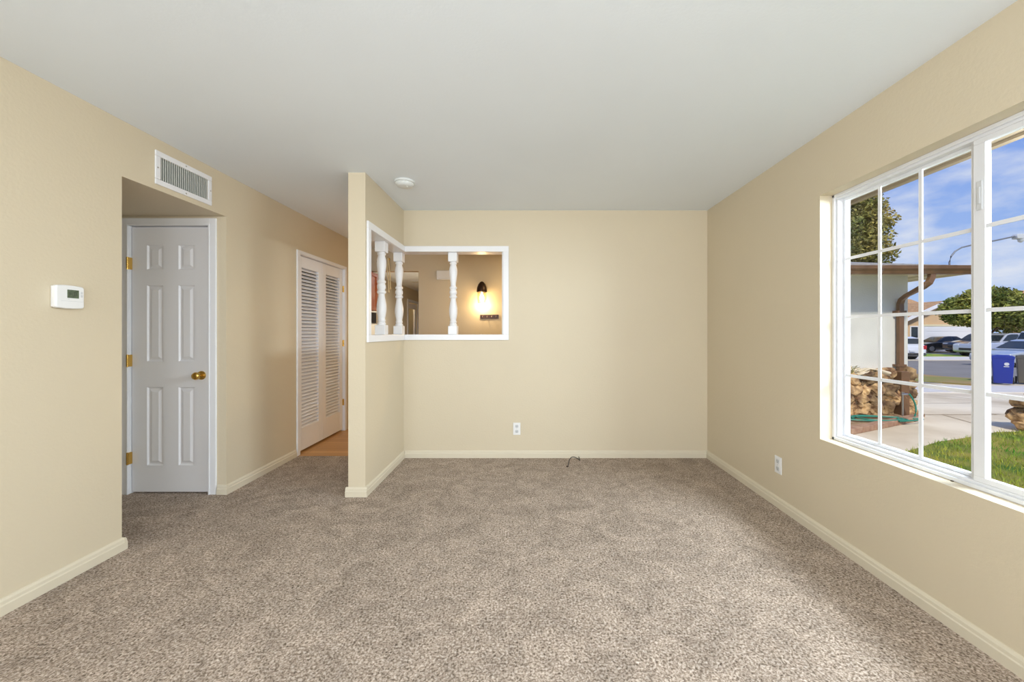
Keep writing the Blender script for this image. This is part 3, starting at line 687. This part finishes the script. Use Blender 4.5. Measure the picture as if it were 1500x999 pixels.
# downspout
ds = empty('downspout', (7.05, GY-.1, -.3), 'brown metal downspout curving from the gutter down the garage corner', 'downspout')
dl = (7.05, GY-.1, -.3)
def flat_tube(m, pts, w, d):
    pts = [Vector(p) for p in pts]; vs = []; fs = []
    for i, p in enumerate(pts):
        t = (pts[min(i+1, len(pts)-1)]-pts[max(i-1, 0)]).normalized(); a = t.cross(Vector((0, 1, .001))).normalized(); b = t.cross(a).normalized()
        for s, q in ((-1, -1), (1, -1), (1, 1), (-1, 1)): vs.append(p+a*w*s+b*d*q)
    for i in range(len(pts)-1):
        for k in range(4): fs.append((i*4+k, i*4+(k+1)%4, (i+1)*4+(k+1)%4, (i+1)*4+k))
    fs += [(3, 2, 1, 0), tuple(len(pts)*4-4+k for k in range(4))]; m.add(vs, fs); return m
xd = 7.10
pp = [(7.01, 6.62, 2.27), (7.0, 6.62, 2.18), (6.96, 6.62, 2.10), (6.90, 6.66, 2.03), (6.93, 6.98, 1.91), (6.96, 7.10, 1.85), (6.97, 7.14, 1.77), (6.97, 7.14, 1.6), (6.97, 7.14, .50)]
rel(flat_tube(MB(), pp, .045, .034), dl).build('pipe', 'gutter', ds, bevel=.006)
rel(MB().box(6.80, 6.95, GY-.26, GY-.10, -.32, .52), dl).build('boot', 'gutter', ds, bevel=.01)
for z in (1.62, .62): rel(MB().box(6.88, 7.05, GY-.105, GY, z-.02, z+.02), dl).build('strap', 'gutter', ds)
# hose and tap
hp = empty('garden_tap', (6.66, GY-.42, -.3), 'grey standpipe tap beside the downspout', 'tap')
MB().tube([(0, 0, 0), (0, 0, .44)], .014, 8).tube([(-.03, 0, .44), (.09, 0, .44)], .018, 8).build('pipe', 'steel', hp, smooth=True)
MB().lathe([(.03, .47), (.03, .48)], 12).tube([(0, 0, .44), (0, 0, .48)], .006, 6).build('handle', 'steel', hp)
ho = []
for k in range(9): ho.append((6.76+.07*math.sin(k/8*3.0), GY-.44-.01*k, .15-.40*k/8))
for k in range(80):
    a = k*.30-1.5; ho.append((5.95+(.62-.004*k)*math.cos(a)+.15*math.sin(k*.13)+.2*max(0, 1-k/12), GY-.66+.17*math.sin(a)+.03*math.sin(k*.7), -.245+.02*(k/80)))
tag(MB().tube(ho, .013, 6).build('garden_hose', 'hose', smooth=True), 'green garden hose coiled on the soil below the stone wall', 'hose')
# planter soil + edging
pl = [(T+.05, 5.3), at(1240, 634), at(1290, 624), at(1345, 613), (7.35, 7.06), (T+.05, 7.06)]
patch('floor_planter', 'soil', pl, .03, 'dry soil planting bed at the foot of the stone wall', 'planting bed')
ed = MB(); ep = [Vector((2.3, 5.25)), Vector(at(1240, 634)), Vector(at(1290, 624)), Vector(at(1345, 613))]
for a, b in zip(ep, ep[1:]):
    n = max(1, int((b-a).length/.30)); d = (b-a)/n; dn = d.normalized(); nn = Vector((-dn.y, dn.x))*.07
    for i in range(n):
        p, q = a+d*i+dn*.006, a+d*(i+1)-dn*.006
        vs = [(*(p-nn), -.32), (*(q-nn), -.32), (*(q+nn), -.32), (*(p+nn), -.32)]; vs += [(x, y, -.235+.008*random.random()) for x, y, z in vs]
        ed.add(vs, [(0, 3, 2, 1), (4, 5, 6, 7), (0, 1, 5, 4), (1, 2, 6, 5), (2, 3, 7, 6), (3, 0, 4, 7)])
tag(ed.build('block_edging', 'brick', bevel=.012), 'row of reddish edging blocks bordering the planting bed', 'edging')
# small plant by the wall
sp = MB()
for k in range(26):
    a = random.uniform(0, 6.3); r = random.uniform(.03, .14); z = .50+random.uniform(.02, .14); x, y = 5.95+r*math.cos(a), GY-.24+r*math.sin(a)*.5
    w = .022; sp.add([(x-w, y, z), (x, y-w, z+.012), (x+w, y, z+.004), (x, y+w, z-.008)], [(0, 1, 2, 3)])
for k in range(5): sp.tube([(5.95, GY-.20, .46), (5.95+random.uniform(-.1, .1), GY-.24, .60)], .004, 5)
tag(sp.build('small_shrub', 'leaf'), 'small leafy sprig growing on the stone ledge', 'plant')
# stone pier at right edge
sp = empty('stone_pier', (8.0, 6.0, -.3), 'stacked brown stone pier standing on the lawn edge', 'stone pier')
m = MB()
for k, (dx, dz, rx, rz) in enumerate(((-.13, .11, .19, .13), (.2, .10, .2, .12), (-.06, .29, .2, .11), (.25, .28, .18, .12), (-.1, .42, .15, .08), (.15, .44, .2, .08))):
    vs, fs = rock((dx, 0, dz), (rx, .2, rz), 500+k); m.add(vs, fs)
m.build('stones', 'stone', sp)

# ================================================================ bins
def wheelie(loc, body, label, logo):
    b = empty('wheelie_bin', loc, label, 'bin', 'wheeled bins at the kerb', rz=-.85); b.scale = (.66, .66, 1)
    def taper(z0, z1, w0, w1, d0, d1):
        v = []
        for z, w, d in ((z0, w0, d0), (z1, w1, d1)): v += [(-w, -d, z), (w, -d, z), (w, d, z), (-w, d, z)]
        return MB().add(v, [(0, 3, 2, 1), (4, 5, 6, 7), (0, 1, 5, 4), (1, 2, 6, 5), (2, 3, 7, 6), (3, 0, 4, 7)])
    taper(.03, .90, .31, .37, .27, .36).build('body', body, b, bevel=.03)
    MB().box(-.385, .385, -.375, .375, .87, .92).build('rim', body, b, bevel=.015)
    MB().prism([(-.38, .92), (.40, .92), (.36, .97), (.20, 1.0), (-.20, 1.0), (-.36, .97)], -.38, .38, 'Y').build('lid', body, b, bevel=.015)
    MB().tube([(-.25, .36, .95), (-.25, .44, .95), (.25, .44, .95), (.25, .36, .95)], .018, 8).build('handle', body, b)
    for s in (-1, 1):
        w = MB().lathe([(.12, -.03), (.12, .03)], 18, (s*.36, .22, .12), 'X').build('wheel', 'tyre', b, smooth=True)
    if logo:
        e = MB().lathe([(.085, 0), (.085, .006)], 24, (.12, -.352, .70), 'Y'); e.v = [(x, y+(z-.7)*-.09, .7+(z-.7)*.62) for x, y, z in e.v]
        e.build('round_logo', 'clear', b)
        MB().box(.02, .20, -.352, -.344, .60, .625).build('logo_text_band', 'clear', b)
wheelie((16.42, 13.2, gz(13.2)), 'binblue', 'blue wheeled recycling bin with round pale logo by the street', True)
wheelie((17.28, 13.2, gz(13.2)), 'bingrey', 'grey brown wheeled bin right of the blue one', False)

# ================================================================ vehicles
def car(name, loc, rz, paint, label, kind='sedan', cat='car'):
    """length along local X, nose at -X"""
    c = empty(name, loc, label, cat, rz=rz)
    if kind == 'sedan':
        Ln, Wd = 4.5, .88; body = [(-2.25, .30), (-2.27, .55), (-2.15, .70), (-1.2, .86), (-.95, .90), (1.30, .96), (2.05, .96), (2.22, .85), (2.25, .40), (2.1, .24), (-2.1, .22)]
        cab = [(-1.0, .88), (-.25, 1.36), (.1, 1.43), (.75, 1.42), (1.45, .95)]; win = [(-.82, .93), (-.22, 1.30), (.1, 1.36), (.70, 1.35), (1.25, .98)]
    elif kind == 'suv':
        Ln, Wd = 4.6, .93; body = [(-2.3, .35), (-2.32, .75), (-2.2, .93), (-1.15, 1.06), (-.95, 1.08), (2.2, 1.12), (2.3, .9), (2.3, .42), (2.1, .28), (-2.1, .28)]
        cab = [(-1.0, 1.05), (-.35, 1.58), (.0, 1.68), (1.7, 1.68), (1.95, 1.60), (2.22, 1.10)]; win = [(-.80, 1.12), (-.28, 1.54), (.0, 1.60), (1.65, 1.60), (1.95, 1.14)]
    else:
        Ln, Wd = 5.4, .97; body = [(-2.7, .42), (-2.72, .85), (-2.6, 1.05), (-1.5, 1.14), (-1.3, 1.16), (2.65, 1.16), (2.7, 1.1), (2.7, .50), (2.5, .38), (-2.5, .36)]
        cab = [(-1.35, 1.14), (-.70, 1.78), (-.45, 1.86), (.75, 1.86), (.95, 1.14)]; win = [(-1.12, 1.20), (-.62, 1.72), (-.40, 1.79), (.66, 1.79), (.82, 1.20)]
    MB().prism(body, -Wd, Wd, 'Y').build('body', paint, c, bevel=.07, seg=3, smooth=True)
    # cabin narrowing to the roof
    zb = min(z for _, z in cab); zt = max(z for _, z in cab); m = MB(); n = len(cab)
    wy = lambda z: Wd-.06-.20*(z-zb)/(zt-zb)
    vs = [(x, -wy(z), z) for x, z in cab]+[(x, wy(z), z) for x, z in cab]
    cb = m.add(vs, [tuple(range(n))[::-1], tuple(range(n, 2*n))]+[(i, (i+1)%n, n+(i+1)%n, n+i) for i in range(n)]).build('cabin', paint, c, bevel=.04, smooth=True)
    for s in (-1, 1):
        k = len(win); wv = [(x, s*(wy(z)+.004), z) for x, z in win]+[(x, s*(wy(z)-.03), z) for x, z in win]
        MB().add(wv, [tuple(range(k)), tuple(range(k, 2*k))[::-1]]+[(i, (i+1)%k, k+(i+1)%k, k+i) for i in range(k)]).build('side_window', 'carglass', cb)
        xm = .25*(win[0][0]+win[-1][0])+.2
        MB().add([(xm-.03, s*(wy(zb+.05)+.008), zb+.05), (xm+.03, s*(wy(zb+.05)+.008), zb+.05), (xm+.03, s*(wy(zt-.07)+.008), zt-.07), (xm-.03, s*(wy(zt-.07)+.008), zt-.07)], [(0, 1, 2, 3)]).build('pillar', paint, cb)
        MB().box(-Ln/2-.01, -Ln/2+.22, *(sorted((s*(Wd-.04), s*(Wd-.42)))), body[1][1]-.02, body[1][1]+.11).build('headlamp', 'clear', c, bevel=.03)
        MB().box(Ln/2-.14, Ln/2+.012, *(sorted((s*(Wd-.0), s*(Wd-.22)))), body[-4][1]-.22 if kind == 'sedan' else .78, body[-4][1]-.02 if kind == 'sedan' else 1.06).build('tail_lamp', 'red', c, bevel=.02)
        for wx in (-Ln*.315, Ln*.305):
            R = .33 if kind == 'sedan' else .38
            w = MB().lathe([(R-.02, -.11), (R, -.08), (R, .08), (R-.02, .11)], 24, (wx, s*(Wd-.10), R), 'Y').build('wheel', 'tyre', c, smooth=True)
            MB().lathe([(R*.62, -.115), (R*.58, -.122), (.05, -.105)] if s > 0 else [(R*.62, .115), (R*.58, .122), (.05, .105)], 18, (wx, s*(Wd-.10), R), 'Y').build('hub', 'alloy', w)
    # windscreens
    def glassq(p, q, name, off):
        (xa, za), (xb, zb2) = p, q
        a0 = .12; v = []
        for t in (a0, 1-a0):
            x = xa+(xb-xa)*t; z = za+(zb2-za)*t; y = wy(z)-.06
            v += [(x+off, -y, z+.02), (x+off, y, z+.02)]
        MB().add([v[0], v[1], v[3], v[2]], [(0, 1, 2, 3)]).build(name, 'carglass', cb)
    glassq(cab[0], cab[1], 'windscreen', -.012); glassq(cab[-1], cab[-2], 'rear_window', .012)
    MB().box(Ln/2-.10, Ln/2+.05, -Wd+.06, Wd-.06, .34, .52).build('rear_bumper', 'dark' if kind != 'sedan' else paint, c, bevel=.03)
    MB().box(Ln/2+.0, Ln/2+.056, -.17, .17, .56 if kind == 'sedan' else .60, .66 if kind == 'sedan' else .72).build('licence_plate', 'clear', c)
    MB().box(-Ln/2-.03, -Ln/2+.1, -.5, .5, .45, .62).build('grille', 'dark', c, bevel=.02)
    return c
ZS = -.55
car('suv', (24.3, 26.4, ZS+.03), -math.pi/2-.02, 'carwhite', 'white vehicle seen from behind, parked just right of the downspout', 'suv').scale = (1, 1, .88)
car('sedan', (37.2, 34.4, ZS+.03), -.12, 'cardark', 'dark sedan parked before the white garage door', 'sedan')
car('suv', (33.7, 27.3, ZS+.06), 0, 'carsilver', 'silver vehicle nosing out below the round street tree', 'suv')
car('sedan', (37.4, 31.4, ZS+.06), 0, 'cardark', 'dark car mostly hidden behind the silver one under the tree', 'suv')
car('sedan', (26.6, 20.2, ZS), 0, 'carblue', 'silver blue sedan parked behind the two wheeled bins', 'sedan')
car('pickup_truck', (31.4, 23.0, ZS), math.pi, 'carwhite', 'large white pickup with dark windows behind the silver blue sedan', 'pickup', 'truck')

# ================================================================ houses across the street
def house_left():
    Y0 = 35.9; loc = (36.5, Y0, ZS)
    h = empty('house', loc, 'peach house with white garage door and gable across the street', 'house', 'houses across the street')
    B = lambda m: rel(m, loc)
    x0, x1 = 34.6, 42.0; xp = (1377-772)/F*Y0; zp = CAMH+(487-441)/F*Y0; ze = 2.35
    B(MB().box(24, 42.2, Y0+1.6, Y0+12, ZS-.1, 2.3)).build('main_wall', 'housewall', h)
    wl_ = xp-4.3; wr_ = xp+4.3
    B(MB().prism([(wl_, ZS), (wr_, ZS), (wr_, 2.2), (xp, zp-.25), (wl_, 2.2)], Y0, Y0+4)).build('gable_wall', 'housewall', h)
    # gable roof + white rake boards
    g_ = MB()
    for s in (-1, 1):
        e = xp+s*4.9; ez = 2.2-.6*(zp-2.2)/4.3*.9
        g_.add([(xp, Y0-.5, zp), (e, Y0-.5, ez), (e, Y0+8, ez), (xp, Y0+8, zp), (xp, Y0-.5, zp-.12), (e, Y0-.5, ez-.12), (e, Y0+8, ez-.12), (xp, Y0+8, zp-.12)], [(0, 1, 2, 3), (4, 5, 6, 7), (0, 1, 5, 4), (1, 2, 6, 5), (2, 3, 7, 6), (3, 0, 4, 7)])
    B(g_).build('gable_roof', 'rooftile', h)
    for s in (-1, 1):
        e = xp+s*4.9; ez = 2.2-.6*(zp-2.2)/4.3*.9
        B(MB().prism([(xp, zp+.03), (e, ez+.03), (e, ez-.26), (xp, zp-.26)], Y0-.60, Y0-.5)).build('rake_board', 'white', h)
    zr = CAMH+(487-437)/F*(Y0+6)
    B(MB().add([(23, Y0+1.0, 2.2), (43, Y0+1.0, 2.2), (43, Y0+7, zr), (23, Y0+7, zr), (43, Y0+13, 2.2), (23, Y0+13, 2.2)], [(0, 1, 2, 3), (3, 2, 4, 5), (0, 3, 5), (1, 4, 2)])).build('main_roof', 'rooftile', h)
    gx0 = (1352-772)/F*Y0; gx1 = gx0+4.9; gt = CAMH+(487-478)/F*Y0
    d = MB().box(gx0, gx1, Y0-.04, Y0, ZS, gt)
    for k in range(1, 5): d.box(gx0, gx1, Y0-.055, Y0-.04, ZS+(gt-ZS)*k/5-.015+.03, ZS+(gt-ZS)*(k)/5+.35)
    B(d).build('garage_door', 'garage', h)
    B(MB().box(gx0-.15, gx1+.15, Y0-.07, Y0, gt, gt+.18).box(gx0-.15, gx0, Y0-.07, Y0, ZS, gt).box(gx1, gx1+.15, Y0-.07, Y0, ZS, gt)).build('garage_trim', 'soffit', h)
    wx = (1338-772)/F*Y0
    w = B(MB().box(wx-.35, wx+.45, Y0-.05, Y0, .65, 1.85)).build('window', 'white', h)
    B(MB().box(wx-.25, wx+.35, Y0-.07, Y0-.04, .75, 1.75)).build('pane', 'carglass', w)
house_left()
def house_right():
    Y0 = 33.0; loc = (48, Y0, ZS)
    h = empty('house', loc, 'tan house with brown roof and metal roof vent right of the tree', 'house', 'houses across the street')
    B = lambda m: rel(m, loc)
    x0 = (1474-772)/F*Y0
    B(MB().box(x0+3.0, x0+16, Y0, Y0+2.5, ZS, 2.6)).build('wall', 'housewall', h)
    zr = CAMH+(487-428)/F*(Y0+4)
    B(MB().add([(x0+2.0, Y0-.8, 2.35), (x0+17, Y0-.8, 2.35), (x0+17, Y0+2.5, zr), (x0+3.4, Y0+2.5, zr), (x0+17, Y0+2.8, 2.35), (x0+2.0, Y0+2.8, 2.35)], [(0, 1, 2, 3), (3, 2, 4, 5), (0, 3, 5), (1, 4, 2), (0, 1, 4, 5)])).build('roof', 'rooftile', h)
    B(MB().box(x0+2.0, x0+17, Y0-.88, Y0-.8, 2.2, 2.42)).build('fascia', 'gutter', h)
    vx = (1477-772)/F*(Y0+2.5)+2.4
    B(MB().lathe([(.12, zr-.2), (.12, zr+.35)], 12, (vx, Y0+2.5, 0)).box(vx-.5, vx+.5, Y0+2.3, Y0+2.7, zr+.35, zr+.7)).build('roof_vent', 'pole', h)
house_right()

# ================================================================ trees
def foliage(blobs, n, size, seed=1, droop=0):
    rnd = random.Random(seed); m = MB()
    tot = sum(b[3]*b[5] for b in blobs)
    for (cx, cy, cz, rx, ry, rz) in blobs:
        for _ in range(int(n*rx*rz/tot)):
            v = Vector((rnd.gauss(0, 1), rnd.gauss(0, 1), rnd.gauss(0, 1))).normalized()*(rnd.uniform(.55, 1.05)*(1+.18*mnoise.noise(Vector((cx+rnd.random()*.1, cy, cz)))))
            p = Vector((cx+v.x*rx, cy+v.y*ry, cz+v.z*rz)); k = mnoise.noise(p*1.4)
            if k < -.38: continue
            a = Vector((rnd.gauss(0, 1), rnd.gauss(0, 1), rnd.gauss(0, .6)-droop)).normalized(); b = a.cross(Vector((rnd.gauss(0, 1), rnd.gauss(0, 1), rnd.gauss(0, 1)))).normalized()
            s = size*rnd.uniform(.6, 1.4); m.add([p-a*s, p+b*s*.5, p+a*s, p-b*s*.5], [(0, 1, 2, 3)])
    return m
tl = (35.1, 29.3, ZS-.25)
tr = empty('street_tree', tl, 'round leafy green tree in front of the peach house', 'tree')
MB().tube([(0, 0, 0), (.05, 0, 1.0), (-.05, 0, 1.9), (.3, 0, 3.0)], [.22, .17, .14, .08], 10).tube([(-.03, 0, 1.7), (-1.1, .2, 2.7)], [.1, .05], 8).tube([(-.03, 0, 1.6), (1.2, -.2, 2.8)], [.1, .05], 8).build('trunk', 'bark', tr, smooth=True)
foliage([(-.5, 0, 3.75, 2.3, 2.2, 1.3), (1.2, .3, 3.8, 2.5, 2.3, 1.3), (-.1, -.3, 4.3, 1.9, 2.0, 1.2), (2.6, 0, 3.5, 1.6, 1.6, 1.1), (-1.8, -.2, 3.3, 1.1, 1.3, .8), (2.2, .2, 2.75, 1.3, 1.2, .7), (-.6, -.5, 2.85, 1.0, 1.0, .5), (.3, .2, 4.9, 1.2, 1.2, .55)], 26000, .115, 3).build('crown', 'leaf', tr)
cl = (14.2, 17.5, ZS)
cn = empty('conifer_tree', cl, 'tall olive green conifer rising behind the garage roof', 'tree')
MB().tube([(0, 0, 0), (.1, 0, 4), (0, 0, 9.4)], [.3, .2, .05], 10).tube([(0, 0, 6.2), (2.0, 0, 6.7)], [.05, .02], 6).build('trunk', 'bark', cn, smooth=True)
bl_ = []
rr = random.Random(5)
for k in range(44):
    z = 1.8+k*.18; R = 1.5 if z < 6.5 else max(.3, 1.5*(1-(z-6.5)/4.2)+.1); a = rr.uniform(0, 6.3)
    bl_.append((R*.55*math.cos(a), R*.55*math.sin(a), z, R*.80, R*.80, .62))
bl_.append((1.75, 0, 6.65, .42, .25, .16))
foliage(bl_, 80000, .075, 8, .4).build('crown', 'needle', cn)

# ================================================================ street lamp
lp = empty('lamp_arm', (7.58, 6.86, 2.44), 'grey curved lamp arm rising from the garage roof edge', 'outdoor lamp')
arm = [(0, 0, -.04), (.0, 0, .06), (.03, 0, .16), (.10, 0, .25), (.22, 0, .32), (.45, 0, .375), (.80, 0, .44), (1.22, 0, .53)]
MB().tube(arm, .013, 8).lathe([(.05, -.05), (.05, -.02), (.02, -.01)], 14).build('arm', 'pole', lp, smooth=True)
hd = MB().prism([(1.16, .52), (1.18, .56), (1.36, .56), (1.40, .51), (1.39, .47), (1.17, .47)], -.045, .045, 'Y').build('lamp_head', 'offplastic', lp, bevel=.012)
MB().lathe([(.040, .475), (.036, .43), (.012, .41)], 16, (1.28, 0, 0)).build('lens', 'clear', hd, smooth=True)
